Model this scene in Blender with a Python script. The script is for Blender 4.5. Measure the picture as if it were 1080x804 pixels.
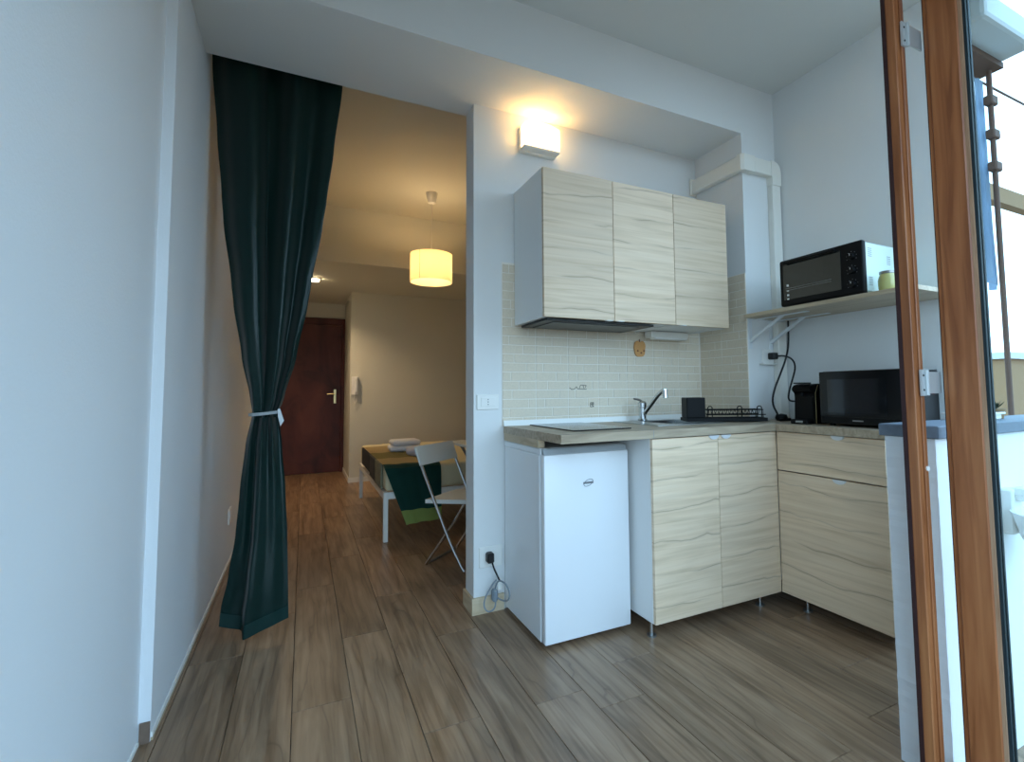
import bpy, bmesh, math, random
from mathutils import Vector, Matrix, Quaternion

for _o in list(bpy.data.objects):
    bpy.data.objects.remove(_o, do_unlink=True)
S = bpy.context.scene
C = S.collection
PI = math.pi

# ------------------------------------------------------------------ camera
cam_d = bpy.data.cameras.new('camera')
cam = bpy.data.objects.new('camera', cam_d)
C.objects.link(cam)
yaw, pitch, roll = .4592, .0618, -.0093
F = Vector((math.sin(yaw)*math.cos(pitch), math.cos(yaw)*math.cos(pitch), math.sin(pitch)))
R = Vector((math.cos(yaw), -math.sin(yaw), 0))
U = R.cross(F)
R2 = R*math.cos(roll) + U*math.sin(roll)
U2 = U*math.cos(roll) - R*math.sin(roll)
m = Matrix((R2, U2, -F)).transposed().to_4x4()
m.translation = Vector((0, 0, 1.121))
cam.matrix_world = m
cam_d.sensor_width = 36
cam_d.lens = 36*522.14/1080
cam_d.shift_x = (540-578.37)/1080
cam_d.shift_y = (380.5-402)/1080
cam_d.clip_start = .02
S.camera = cam

# ------------------------------------------------------------------ sky, exposure
S.view_settings.view_transform = 'Standard'
S.view_settings.look = 'None'
S.view_settings.gamma = 1
S.view_settings.exposure = 1.47
S.view_settings.use_curve_mapping = False
w = bpy.data.worlds.new('sky')
S.world = w
w.use_nodes = True
nt = w.node_tree
nt.nodes.clear()
wo = nt.nodes.new('ShaderNodeOutputWorld')
bg = nt.nodes.new('ShaderNodeBackground')
tc = nt.nodes.new('ShaderNodeTexCoord')
sp = nt.nodes.new('ShaderNodeSeparateXYZ')
rp = nt.nodes.new('ShaderNodeValToRGB')
nt.links.new(tc.outputs['Generated'], sp.inputs[0])
mp = nt.nodes.new('ShaderNodeMapRange')
mp.inputs[1].default_value = -1
mp.inputs[2].default_value = 1
nt.links.new(sp.outputs['Z'], mp.inputs[0])
nt.links.new(mp.outputs[0], rp.inputs[0])
cr = rp.color_ramp
cr.elements[0].position = .0
cr.elements[0].color = (.07, .075, .075, 1)
cr.elements[1].position = 1
cr.elements[1].color = (.32, .63, 1.0, 1)
for p_, c_ in ((.485, (.10, .11, .11, 1)), (.51, (.54, .79, 1, 1))):
    e = cr.elements.new(p_)
    e.color = c_
nt.links.new(rp.outputs[0], bg.inputs[0])
bg.inputs[1].default_value = 1.7
nt.links.new(bg.outputs[0], wo.inputs[0])

def portal(loc, rot, sx, sy):
    d = bpy.data.lights.new('sky_portal', 'AREA')
    d.shape = 'RECTANGLE'
    d.size = sx
    d.size_y = sy
    d.cycles.is_portal = True
    o = bpy.data.objects.new('sky_portal', d)
    C.objects.link(o)
    o.location = loc
    o.rotation_euler = rot

# ------------------------------------------------------------------ materials
MATS = {}
def rgb(r, g, b):
    f = lambda v: (v/255/12.92) if v/255 <= .04045 else ((v/255+.055)/1.055)**2.4
    return (f(r), f(g), f(b), 1)

def mat(name, col, rough=.5, metal=0, bump=0, bscale=60, var=0, vscale=6, emit=None, estr=0, spec=.5, coat=0, trans=0, stretch=None):
    mt = bpy.data.materials.new(name)
    mt.use_nodes = True
    n = mt.node_tree
    b = n.nodes['Principled BSDF']
    b.inputs['Base Color'].default_value = col
    b.inputs['Roughness'].default_value = rough
    b.inputs['Metallic'].default_value = metal
    b.inputs['Specular IOR Level'].default_value = spec
    b.inputs['Coat Weight'].default_value = coat
    b.inputs['Transmission Weight'].default_value = trans
    if emit:
        b.inputs['Emission Color'].default_value = emit
        b.inputs['Emission Strength'].default_value = estr
    g = n.nodes.new('ShaderNodeNewGeometry')
    mpn = n.nodes.new('ShaderNodeMapping')
    n.links.new(g.outputs['Position'], mpn.inputs[0])
    if stretch:
        mpn.inputs['Scale'].default_value = stretch
    if var:
        no = n.nodes.new('ShaderNodeTexNoise')
        no.inputs['Scale'].default_value = vscale
        no.inputs['Detail'].default_value = 4
        n.links.new(mpn.outputs[0], no.inputs['Vector'])
        mx = n.nodes.new('ShaderNodeMix')
        mx.data_type = 'RGBA'
        mx.inputs['A'].default_value = [c*(1-var) for c in col[:3]]+[1]
        mx.inputs['B'].default_value = [min(1, c*(1+var)) for c in col[:3]]+[1]
        n.links.new(no.outputs['Fac'], mx.inputs['Factor'])
        n.links.new(mx.outputs['Result'], b.inputs['Base Color'])
    if bump:
        no2 = n.nodes.new('ShaderNodeTexNoise')
        no2.inputs['Scale'].default_value = bscale
        no2.inputs['Detail'].default_value = 3
        n.links.new(mpn.outputs[0], no2.inputs['Vector'])
        bp = n.nodes.new('ShaderNodeBump')
        bp.inputs['Strength'].default_value = bump
        bp.inputs['Distance'].default_value = .002
        n.links.new(no2.outputs['Fac'], bp.inputs['Height'])
        n.links.new(bp.outputs[0], b.inputs['Normal'])
    MATS[name] = mt
    return mt

def ramp(n, stops, interp='LINEAR'):
    r_ = n.nodes.new('ShaderNodeValToRGB')
    c = r_.color_ramp
    c.interpolation = interp
    c.elements[0].position, c.elements[0].color = stops[0]
    c.elements[1].position, c.elements[1].color = stops[-1]
    for p_, c_ in stops[1:-1]:
        e_ = c.elements.new(p_)
        e_.color = c_
    return r_

def wood(name, lo, mid, hi, grain, crack=None, scale=(1, 1, 1), rough=.45, line=None, coat=0, rand=40., contrast=(.3, .5, .7), spec=.5, blotch=None):
    """grain = axis vector scale for stretched noise; crack = (scale vec, amount)"""
    mt = bpy.data.materials.new(name)
    mt.use_nodes = True
    n = mt.node_tree
    b = n.nodes['Principled BSDF']
    b.inputs['Roughness'].default_value = rough
    b.inputs['Coat Weight'].default_value = coat
    b.inputs['Specular IOR Level'].default_value = spec
    g = n.nodes.new('ShaderNodeNewGeometry')
    oi = n.nodes.new('ShaderNodeObjectInfo')
    mul = n.nodes.new('ShaderNodeMath')
    mul.operation = 'MULTIPLY'
    mul.inputs[1].default_value = rand
    n.links.new(oi.outputs['Random'], mul.inputs[0])
    add = n.nodes.new('ShaderNodeVectorMath')
    add.operation = 'ADD'
    n.links.new(g.outputs['Position'], add.inputs[0])
    n.links.new(mul.outputs[0], add.inputs[1])
    def noise(sc, scl, det, dist):
        mpn = n.nodes.new('ShaderNodeMapping')
        mpn.inputs['Scale'].default_value = sc
        n.links.new(add.outputs[0], mpn.inputs[0])
        no = n.nodes.new('ShaderNodeTexNoise')
        no.inputs['Scale'].default_value = scl
        no.inputs['Detail'].default_value = det
        no.inputs['Distortion'].default_value = dist
        n.links.new(mpn.outputs[0], no.inputs['Vector'])
        return no
    no = noise(grain, 1, 8, .8)
    r_ = ramp(n, [(contrast[0], lo), (contrast[1], mid), (contrast[2], hi)])
    n.links.new(no.outputs['Fac'], r_.inputs[0])
    out = r_.outputs[0]
    if crack:
        axis, freq, bend, sc, amt, wd, dcol = crack
        nc = noise(sc, 1, 3, .6)
        sx = n.nodes.new('ShaderNodeSeparateXYZ')
        n.links.new(add.outputs[0], sx.inputs[0])
        m1 = n.nodes.new('ShaderNodeMath'); m1.operation = 'MULTIPLY_ADD'
        n.links.new(sx.outputs[axis], m1.inputs[0]); m1.inputs[1].default_value = freq
        m0 = n.nodes.new('ShaderNodeMath'); m0.operation = 'MULTIPLY'
        n.links.new(nc.outputs['Fac'], m0.inputs[0]); m0.inputs[1].default_value = bend
        n.links.new(m0.outputs[0], m1.inputs[2])
        sub = n.nodes.new('ShaderNodeMath'); sub.operation = 'PINGPONG'
        sub.inputs[1].default_value = .5
        n.links.new(m1.outputs[0], sub.inputs[0])
        rr = ramp(n, [(0, (1, 1, 1, 1)), (wd, (.30, .30, .30, 1)), (wd*5, (0, 0, 0, 1))])
        n.links.new(sub.outputs[0], rr.inputs[0])
        am = n.nodes.new('ShaderNodeMath'); am.operation = 'MULTIPLY'
        n2 = noise(tuple(v*1.3 for v in sc), 1.7, 2, .3)
        r2 = ramp(n, [(.34, (0, 0, 0, 1)), (.52, (amt, amt, amt, 1))])
        n.links.new(n2.outputs['Fac'], r2.inputs[0])
        n.links.new(rr.outputs[0], am.inputs[0])
        n.links.new(r2.outputs[0], am.inputs[1])
        mx = n.nodes.new('ShaderNodeMix'); mx.data_type = 'RGBA'
        n.links.new(am.outputs[0], mx.inputs['Factor'])
        n.links.new(out, mx.inputs['A'])
        mx.inputs['B'].default_value = dcol
        out = mx.outputs['Result']
    if blotch:
        sc, amt = blotch
        nb = noise(sc, 1, 4, 1.5)
        rb = ramp(n, [(.38, (1-amt, 1-amt, 1-amt, 1)), (.52, (1, 1, 1, 1)), (.7, (1+amt*.45,)*3+(1,))])
        n.links.new(nb.outputs['Fac'], rb.inputs[0])
        mb = n.nodes.new('ShaderNodeMix'); mb.data_type = 'RGBA'; mb.blend_type = 'MULTIPLY'
        mb.inputs['Factor'].default_value = 1
        n.links.new(out, mb.inputs['A']); n.links.new(rb.outputs[0], mb.inputs['B'])
        out = mb.outputs['Result']
    if rand:
        mv = n.nodes.new('ShaderNodeMapRange')
        mv.inputs[3].default_value = .88
        mv.inputs[4].default_value = 1.1
        n.links.new(oi.outputs['Random'], mv.inputs[0])
        mz = n.nodes.new('ShaderNodeMix'); mz.data_type = 'RGBA'; mz.blend_type = 'MULTIPLY'
        mz.inputs['Factor'].default_value = 1
        n.links.new(out, mz.inputs['A']); n.links.new(mv.outputs[0], mz.inputs['B'])
        out = mz.outputs['Result']
    n.links.new(out, b.inputs['Base Color'])
    bp = n.nodes.new('ShaderNodeBump')
    bp.inputs['Strength'].default_value = .12
    bp.inputs['Distance'].default_value = .002
    n.links.new(no.outputs['Fac'], bp.inputs['Height'])
    n.links.new(bp.outputs[0], b.inputs['Normal'])
    MATS[name] = mt
    return mt

def glass_thin(name, tint=(1, 1, 1, 1), gl=.08):
    mt = bpy.data.materials.new(name)
    mt.use_nodes = True
    n = mt.node_tree
    n.nodes.clear()
    o = n.nodes.new('ShaderNodeOutputMaterial')
    t = n.nodes.new('ShaderNodeBsdfTransparent'); t.inputs[0].default_value = tint
    g = n.nodes.new('ShaderNodeBsdfGlossy'); g.inputs['Roughness'].default_value = .03
    lw = n.nodes.new('ShaderNodeFresnel'); lw.inputs[0].default_value = 1.45
    mx = n.nodes.new('ShaderNodeMixShader')
    n.links.new(lw.outputs[0], mx.inputs[0])
    n.links.new(t.outputs[0], mx.inputs[1]); n.links.new(g.outputs[0], mx.inputs[2])
    n.links.new(mx.outputs[0], o.inputs[0])
    MATS[name] = mt

mat('paint', rgb(226, 226, 224), .75, bump=.12, bscale=180, var=.015, vscale=3)
mat('paint_left', rgb(222, 224, 226), .7, bump=.35, bscale=130, var=.015, vscale=4)
mat('ceiling_paint', rgb(218, 218, 214), .85, bump=.1, bscale=140)
mat('bed_paint', rgb(216, 213, 198), .8, bump=.1, bscale=140, var=.02, vscale=2)
wood('floor_oak', rgb(122, 95, 71), rgb(150, 121, 95), rgb(166, 138, 111), (36, 2.0, 1),
     crack=('X', 14, 3.6, (5, 1.0, 1), .42, .06, rgb(70, 48, 36)), rough=.32, rand=37, contrast=(.30, .5, .70), blotch=((6, 1.4, 1), .20))
mat('joint_dark', rgb(46, 38, 31), .9)
wood('front_oak', rgb(212, 186, 154), rgb(226, 201, 171), rgb(232, 209, 181), (1.8, 1.8, 50),
     crack=('Z', 7.0, .9, (1.5, 1.5, 2.0), .7, .014, rgb(132, 104, 76)), rough=.5, rand=23, contrast=(.3, .5, .7), blotch=((.9, .9, 7), .06))
wood('worktop_laminate', rgb(150, 132, 110), rgb(176, 158, 134), rgb(190, 172, 148), (3, 40, 40), rough=.42, rand=0)
wood('shelf_laminate', rgb(168, 150, 124), rgb(188, 172, 146), rgb(198, 184, 158), (40, 3, 40), rough=.5, rand=0)
wood('base_oak', rgb(172, 150, 120), rgb(196, 176, 146), rgb(206, 188, 160), (3, 3, 30), rough=.5, rand=5)
wood('mahogany', rgb(66, 28, 18), rgb(86, 42, 29), rgb(104, 56, 41), (3, 3, 1.0), rough=.42, rand=0, coat=0, spec=.25, blotch=((3.0, 3.0, 2.2), .30))
wood('balcony_wood', rgb(130, 74, 40), rgb(158, 96, 56), rgb(176, 114, 70), (40, 40, 2.5), rough=.4, rand=7)
wood('balcony_wood_pale', rgb(160, 120, 90), rgb(180, 142, 112), rgb(190, 156, 126), (40, 40, 2.5), rough=.5, rand=7)
mat('worn_wood', rgb(112, 92, 78), .8, var=.2, vscale=60)
mat('dark_edge', rgb(52, 24, 24), .5)
mat('gasket', rgb(22, 40, 46), .6)
mat('cab_white', rgb(232, 232, 230), .45)
mat('fridge_white', rgb(236, 238, 240), .3, coat=.15)
mat('fridge_seal', rgb(176, 182, 186), .6)
mat('plastic_white', rgb(236, 234, 228), .4)
mat('plastic_grey', rgb(120, 122, 124), .5)
mat('plastic_cream', rgb(236, 232, 222), .45)
mat('black_plastic', rgb(9, 9, 10), .5, spec=.2)
mat('black_gloss', rgb(8, 8, 9), .14, spec=.4)
mat('screen_gloss', rgb(14, 16, 20), .1, coat=.3)
mat('oven_glass', rgb(30, 34, 32), .1, coat=.4)
mat('hood_dark', rgb(44, 46, 46), .4)
mat('hood_mesh', rgb(70, 74, 74), .35, metal=.6)
mat('chrome', rgb(205, 208, 210), .15, metal=1)
mat('steel', rgb(190, 192, 192), .28, metal=1)
mat('steel_dull', rgb(150, 150, 148), .4, metal=.9)
mat('hinge_steel', rgb(196, 200, 200), .35, metal=.35)
mat('brass', rgb(225, 205, 150), .3, metal=.8)
mat('handle_satin', rgb(226, 228, 230), .35, metal=.3)
mat('brick_tile', rgb(220, 205, 182), .55, bump=.3, bscale=220, var=.12, vscale=90)
mat('grout', rgb(240, 232, 220), .8)
mat('seam_tan', rgb(150, 118, 76), .8)
mat('print_grey', rgb(120, 114, 102), .8)
mat('apple_wood', rgb(206, 150, 88), .5, var=.08, vscale=30)
mat('apple_dark', rgb(120, 70, 36), .6)
mat('stone_cap', rgb(104, 116, 130), .6, var=.18, vscale=60)
mat('bracket_white', rgb(224, 228, 230), .4)
mat('jar_glass', rgb(190, 186, 118), .2, coat=.3)
mat('oven_body', rgb(206, 222, 216), .35)
mat('cable_black', rgb(14, 14, 15), .5)
mat('cable_grey', rgb(128, 138, 146), .5)
mat('metal_white', rgb(232, 230, 222), .4)
mat('mattress', rgb(214, 202, 166), .9, bump=.2, bscale=80)
mat('towel', rgb(232, 230, 232), .95, bump=.6, bscale=220)
mat('towel_rolled', rgb(210, 210, 222), .95, bump=.6, bscale=220)
mat('chair_white', rgb(226, 228, 222), .4)
mat('tie_white', rgb(206, 212, 214), .7)
mat('outside_wall', rgb(236, 238, 240), .8, bump=.2, bscale=60)
mat('facade_brown', rgb(150, 118, 84), .9, var=.08)
mat('facade_beige', rgb(206, 192, 164), .9, var=.05)
mat('facade_window', rgb(60, 66, 74), .2)
mat('leaves', rgb(52, 70, 42), .8, var=.3, vscale=8)
mat('cloth_white', rgb(226, 232, 240), .9)
mat('cloth_blue', rgb(176, 196, 214), .9)
mat('awning_grey', rgb(196, 200, 200), .6)
mat('rust_brown', rgb(92, 62, 46), .7, var=.2, vscale=30)
mat('balcony_tile', rgb(170, 164, 152), .6)
glass_thin('pane', (.93, .98, .98, 1))

# curtain: satin green
mt = mat('curtain_green', rgb(6, 50, 45), .27, bump=.10, bscale=90, stretch=(1, 1, .25), var=.12, vscale=9)
mt.node_tree.nodes['Principled BSDF'].inputs['Sheen Weight'].default_value = .25
mat('curtain_hem', rgb(14, 62, 58), .5)

# lamp shades
def lampmat(name, col, tr, emit, estr):
    mt = bpy.data.materials.new(name)
    mt.use_nodes = True
    n = mt.node_tree
    n.nodes.clear()
    o = n.nodes.new('ShaderNodeOutputMaterial')
    d = n.nodes.new('ShaderNodeBsdfDiffuse'); d.inputs[0].default_value = col
    t = n.nodes.new('ShaderNodeBsdfTranslucent'); t.inputs[0].default_value = col
    mx = n.nodes.new('ShaderNodeMixShader'); mx.inputs[0].default_value = tr
    n.links.new(d.outputs[0], mx.inputs[1]); n.links.new(t.outputs[0], mx.inputs[2])
    e = n.nodes.new('ShaderNodeEmission'); e.inputs[0].default_value = emit; e.inputs[1].default_value = estr
    ad = n.nodes.new('ShaderNodeAddShader')
    n.links.new(mx.outputs[0], ad.inputs[0]); n.links.new(e.outputs[0], ad.inputs[1])
    n.links.new(ad.outputs[0], o.inputs[0])
    MATS[name] = mt
lampmat('pendant_fabric', rgb(238, 226, 196), .6, (1, .70, .38, 1), .06)
lampmat('sconce_glass', rgb(250, 244, 226), .5, (1, .80, .46, 1), .8)
lampmat('spot_glow', rgb(255, 250, 235), .2, (1, .82, .55, 1), 9.0)
lampmat('bulb_glow', rgb(255, 240, 210), .2, (1, .72, .36, 1), 5.0)

# bedspread stripes run over the arc length stored in the UV map
mt = bpy.data.materials.new('striped_spread')
mt.use_nodes = True
n = mt.node_tree
uvn = n.nodes.new('ShaderNodeUVMap')
spn = n.nodes.new('ShaderNodeSeparateXYZ')
n.links.new(uvn.outputs[0], spn.inputs[0])
rr = ramp(n, [(0, rgb(214, 192, 140)), (.30, rgb(158, 148, 92)), (.53, rgb(214, 192, 138)), (.725, rgb(18, 76, 66)), (.942, rgb(168, 188, 104))], 'CONSTANT')
n.links.new(spn.outputs[0], rr.inputs[0])
n.links.new(rr.outputs[0], n.nodes['Principled BSDF'].inputs['Base Color'])
n.nodes['Principled BSDF'].inputs['Roughness'].default_value = .85
MATS['striped_spread'] = mt
mat('spread_black', rgb(22, 22, 24), .9)
mat('spread_charcoal', rgb(60, 58, 54), .9)
mat('spread_sage', rgb(128, 126, 102), .9)

# ------------------------------------------------------------------ mesh helpers
def box(bm, x0, x1, y0, y1, z0, z1, bev=0, seg=1):
    vs = [bm.verts.new(p) for p in ((x0, y0, z0), (x1, y0, z0), (x1, y1, z0), (x0, y1, z0), (x0, y0, z1), (x1, y0, z1), (x1, y1, z1), (x0, y1, z1))]
    fs = [bm.faces.new([vs[i] for i in f]) for f in ((3, 2, 1, 0), (4, 5, 6, 7), (0, 1, 5, 4), (1, 2, 6, 5), (2, 3, 7, 6), (3, 0, 4, 7))]
    if bev:
        es = list({e for f in fs for e in f.edges})
        bmesh.ops.bevel(bm, geom=es, offset=bev, segments=seg, affect='EDGES', profile=.5)
    return bm

def cyl(bm, p0, p1, r0, r1=None, seg=20, caps=True):
    r1 = r0 if r1 is None else r1
    p0, p1 = Vector(p0), Vector(p1)
    d = (p1-p0).normalized()
    a = d.orthogonal().normalized()
    b = d.cross(a)
    A, B = [], []
    for i in range(seg):
        t = 2*PI*i/seg
        v = a*math.cos(t)+b*math.sin(t)
        A.append(bm.verts.new(p0+v*r0)); B.append(bm.verts.new(p1+v*r1))
    for i in range(seg):
        j = (i+1) % seg
        bm.faces.new((A[i], A[j], B[j], B[i]))
    if caps:
        bm.faces.new(A[::-1]); bm.faces.new(B)
    return bm

def tube(bm, pts, r, seg=8, smooth_iter=0):
    pts = [Vector(p) for p in pts]
    for _ in range(smooth_iter):
        q = [pts[0]]
        for i in range(len(pts)-1):
            q += [pts[i]*.75+pts[i+1]*.25, pts[i]*.25+pts[i+1]*.75]
        q.append(pts[-1]); pts = q
    rings = []
    prev = None
    for i, p in enumerate(pts):
        d = (pts[min(i+1, len(pts)-1)]-pts[max(i-1, 0)]).normalized()
        a = d.orthogonal().normalized() if prev is None else (prev-d*prev.dot(d)).normalized()
        prev = a
        b = d.cross(a)
        rings.append([bm.verts.new(p+(a*math.cos(2*PI*k/seg)+b*math.sin(2*PI*k/seg))*r) for k in range(seg)])
    for A, B in zip(rings, rings[1:]):
        for k in range(seg):
            j = (k+1) % seg
            bm.faces.new((A[k], A[j], B[j], B[k]))
    bm.faces.new(rings[0][::-1]); bm.faces.new(rings[-1])
    return bm

def prism(bm, poly, ax, a0, a1):
    """poly: 2-D points in the two other axes (x,y / x,z / y,z) extruded along ax from a0 to a1"""
    def P(p, a):
        return (a, p[0], p[1]) if ax == 'x' else (p[0], a, p[1]) if ax == 'y' else (p[0], p[1], a)
    A = [bm.verts.new(P(p, a0)) for p in poly]
    B = [bm.verts.new(P(p, a1)) for p in poly]
    bm.faces.new(A[::-1]); bm.faces.new(B)
    for i in range(len(poly)):
        j = (i+1) % len(poly)
        bm.faces.new((A[i], A[j], B[j], B[i]))
    return bm

def lathe(bm, prof, cx, cy, seg=28):
    rings = [[bm.verts.new((cx+r*math.cos(2*PI*k/seg), cy+r*math.sin(2*PI*k/seg), z)) for k in range(seg)] for r, z in prof]
    for A, B in zip(rings, rings[1:]):
        for k in range(seg):
            j = (k+1) % seg
            bm.faces.new((A[k], A[j], B[j], B[k]))
    return bm

def NB():
    return bmesh.new()

def obj(name, bm, material, parent=None, smooth=False, local=False):
    bmesh.ops.recalc_face_normals(bm, faces=bm.faces)
    me = bpy.data.meshes.new(name)
    bm.to_mesh(me); bm.free()
    me.materials.append(MATS[material])
    if smooth:
        for p in me.polygons:
            p.use_smooth = True
        try:
            me.set_sharp_from_angle(angle=math.radians(40))
        except Exception:
            pass
    o = bpy.data.objects.new(name, me)
    C.objects.link(o)
    if parent:
        o.parent = parent
        if parent.type == 'EMPTY' and not local:
            o.matrix_parent_inverse = Matrix.Translation(-parent.location)
    return o

def tag(o, label, cat, group=None, kind=None):
    o['label'] = label
    o['category'] = cat
    if group: o['group'] = group
    if kind: o['kind'] = kind
    return o

def thing(name, label, cat, loc=(0, 0, 0), rz=0, group=None, kind=None):
    o = bpy.data.objects.new(name, None)
    C.objects.link(o)
    o.empty_display_size = .05
    o.location = loc
    o.rotation_euler = (0, 0, rz)
    return tag(o, label, cat, group, kind)

def struct(name, bm, material, label, cat='wall'):
    return tag(obj(name, bm, material), label, cat, kind='structure')

def bx(name, material, parent, *a, bev=0, seg=1, smooth=False, local=False):
    return obj(name, box(NB(), *a, bev=bev, seg=seg), material, parent, smooth, local)

# ------------------------------------------------------------------ the room
YW, YC, XL, XLN, XR = 2.474, 2.079, -.424, -.457, 2.626
XCH, ZB, ZC = 2.339, 2.666, 2.98
PX, YP = .79, 2.608
ZBED, ZSOF, YSOF, YHALL, YEND = 2.98, 2.42, 5.25, 6.75, 7.787

# floor: slab plus individual planks
bm = NB()
box(bm, -.6, 2.75, -1.3, 7.95, -.12, -.012)
floor = struct('floor', bm, 'joint_dark', 'grey brown oak plank floor running from kitchen to entrance', 'floor')
random.seed(4)
PW, PL = .1955, 1.22
starts = {0: 2.03, 4: 2.9, 5: 1.556, 6: 1.778, 7: 2.25, 8: 2.0, 9: 1.10, 10: 1.327, 11: 1.72}
pcache = {}
for k in range(-3, 15):
    x0 = -.0155+PW*(k)
    x1 = x0+PW
    off = starts.get(k, random.random()*PL)
    y = off
    while y > -1.2: y -= PL
    while y < 7.85:
        a, b_ = max(y, -1.2), min(y+PL, 7.85)
        if b_-a > .02:
            key = round(b_-a, 3)
            if key not in pcache:
                bmp = NB(); g = .0009
                box(bmp, g, PW-g, g, key-g, -.012, 0, bev=.0012)
                me = bpy.data.meshes.new('plank'); bmp.to_mesh(me); bmp.free()
                me.materials.append(MATS['floor_oak'])
                pcache[key] = me
            o = bpy.data.objects.new('plank', pcache[key])
            C.objects.link(o); o.parent = floor
            o.location = (x0, a, 0)
        y += PL

# walls
bm = NB(); box(bm, -.6, XL, YC, 7.9, 0, ZC+.1)
struct('wall_left', bm, 'paint_left', 'long white left wall running from the step to the entrance door')
bm = NB(); box(bm, -.6, XLN, -.42, YC, 0, ZC+.1)
struct('wall_left_veranda', bm, 'paint_left', 'recessed white left wall in front of the step')
bm = NB(); box(bm, PX, 2.75, YW, YP, 0, ZC+.1)
wall_back = struct('wall_back', bm, 'paint', 'white kitchen back wall with tiled splashback behind the sink')
bm = NB(); box(bm, XCH, 2.75, YC, YW, 0, ZC+.1)
wall_ch = struct('wall_pilaster', bm, 'paint', 'white boxed pilaster in the kitchen corner')
bm = NB(); box(bm, -.6, XCH, YC, YP, ZB, ZC+.1)
struct('wall_beam', bm, 'paint', 'white deep beam over curtain and kitchen wall', 'beam')
bm = NB(); box(bm, XR, 2.72, 1.2, YC, 0, ZC+.1)
struct('wall_right', bm, 'paint', 'white right wall behind oven shelf and microwave')
bm = NB(); box(bm, -.6, 2.75, .75, YP+.1, ZC, ZC+.15); box(bm, -.6, 1.75, -.52, .75, ZC, ZC+.15)
struct('ceiling', bm, 'ceiling_paint', 'white kitchen ceiling in front of the beam', 'ceiling')
bm = NB(); box(bm, -.6, 2.75, YP, YSOF+.1, ZBED, ZBED+.12)
struct('ceiling_bedroom', bm, 'bed_paint', 'cream bedroom ceiling above the pendant lamp', 'ceiling')
bm = NB(); box(bm, -.6, 2.75, YSOF, 8.0, ZSOF, ZBED+.12)
struct('ceiling_hall', bm, 'bed_paint', 'lowered cream ceiling in front of the entrance door', 'ceiling')
bm = NB(); box(bm, .53, 2.75, YHALL, 8.0, 0, ZSOF+.02)
struct('wall_hall', bm, 'bed_paint', 'cream wall with intercom behind the bed')
bm = NB(); box(bm, -.6, .53, YEND, 8.0, 0, ZSOF+.02)
struct('wall_entrance', bm, 'bed_paint', 'cream wall around the dark entrance door')
bm = NB(); box(bm, 2.6, 2.75, YP, YHALL, 0, ZBED+.05)
struct('wall_bedroom', bm, 'bed_paint', 'cream bedroom wall at the far side of the bed')

bm = NB(); box(bm, -.6, 1.75, -.52, -.42, 2.55, ZC+.1)  # added out of view: blocks high sky light so beam front and ceiling stay darker
struct('wall_shade_rear', bm, 'paint', 'unseen white header added behind the camera to shade beam and ceiling')
bm = NB(); box(bm, 1.66, 1.75, -.42, .75, 2.60, ZC+.1)  # second unseen blocker, added to limit sky light from the right
struct('wall_shade_side', bm, 'paint', 'unseen white side header added to hold sky light off the beam')
# baseboards
bm = NB(); box(bm, XL, XL+.006, YC+.006, YEND, 0, .010)
struct('baseboard_left', bm, 'base_oak', 'low wooden baseboard along the left wall', 'baseboard')
bm = NB(); box(bm, XL, XL+.005, YC+.006, YEND, .010, .026)
struct('trim_1', bm, 'plastic_white', 'thin white filler bead above left baseboard', 'trim')
bm = NB(); box(bm, XLN+.004, XL-.001, YC-.006, YC, 0, .065)
struct('baseboard_step', bm, 'worn_wood', 'short worn baseboard end at the left wall step', 'baseboard')
bm = NB(); box(bm, XLN, XLN+.006, -.4, YC-.01, 0, .012)
struct('trim_2', bm, 'plastic_white', 'thin white filler bead under recessed left wall', 'trim')
bm = NB(); box(bm, PX-.012, .95, YW-.012, YW, 0, .082); box(bm, PX-.012, PX, YW, YP+.012, 0, .082)
struct('baseboard_pier', bm, 'base_oak', 'pale oak baseboard around the wall end beside the fridge', 'baseboard')
bm = NB(); box(bm, .522, 2.5, YHALL-.01, YHALL, 0, .06); box(bm, .52, .53, YHALL, YEND, 0, .06)
struct('baseboard_hall', bm, 'plastic_white', 'white baseboard below the intercom wall', 'baseboard')

# splashback: grout bed and separate bricks
RP, TP = .0487, .2015
X0T = .942
Z0T = 1.324-RP*8
bm = NB()
box(bm, .946, XCH, YW-.004, YW, .94, 1.49)
box(bm, .946, 1.03, YW-.004, YW, 1.49, 1.82)
obj('grout_bed', bm, 'grout', wall_back)
bm = NB(); box(bm, XCH-.004, XCH, YC, YW-.004, .94, 1.812)
obj('grout_bed', bm, 'grout', wall_ch)
bcache = {}
def brick(wd, hg, loc, side, parent):
    key = (round(wd, 3), round(hg, 3), side)
    if key not in bcache:
        b_ = NB(); g = .0022
        if side == 'back': box(b_, g, wd-g, -.0045, 0, g, hg-g, bev=.001)
        else: box(b_, -.0045, 0, g, wd-g, g, hg-g, bev=.001)
        me = bpy.data.meshes.new('brick'); b_.to_mesh(me); b_.free()
        me.materials.append(MATS['brick_tile'])
        bcache[key] = me
    o = bpy.data.objects.new('brick', bcache[key])
    C.objects.link(o); o.parent = parent; o.location = loc
fr = [.62, .30, .72, .22, .50, .36, .78, .27]
def tile_row(u0, u1, z, r, put, ztop):
    h_ = min(RP, ztop-z)
    if h_ < .01: return
    t = 0
    while True:
        a = X0T+TP*t if put == 'back' else 0+TP*t
        if a > u1: break
        cut = a+TP*fr[(r*3+t) % 8]
        for s, e_ in ((a, cut), (cut, a+TP)):
            s2, e2 = max(s, u0), min(e_, u1)
            if e2-s2 > .012:
                if put == 'back': brick(e2-s2, h_, (s2, YW-.002, z), 'back', wall_back)
                else: brick(e2-s2, h_, (XCH-.002, YC+s2, z), 'side', wall_ch)
        t += 1
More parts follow.
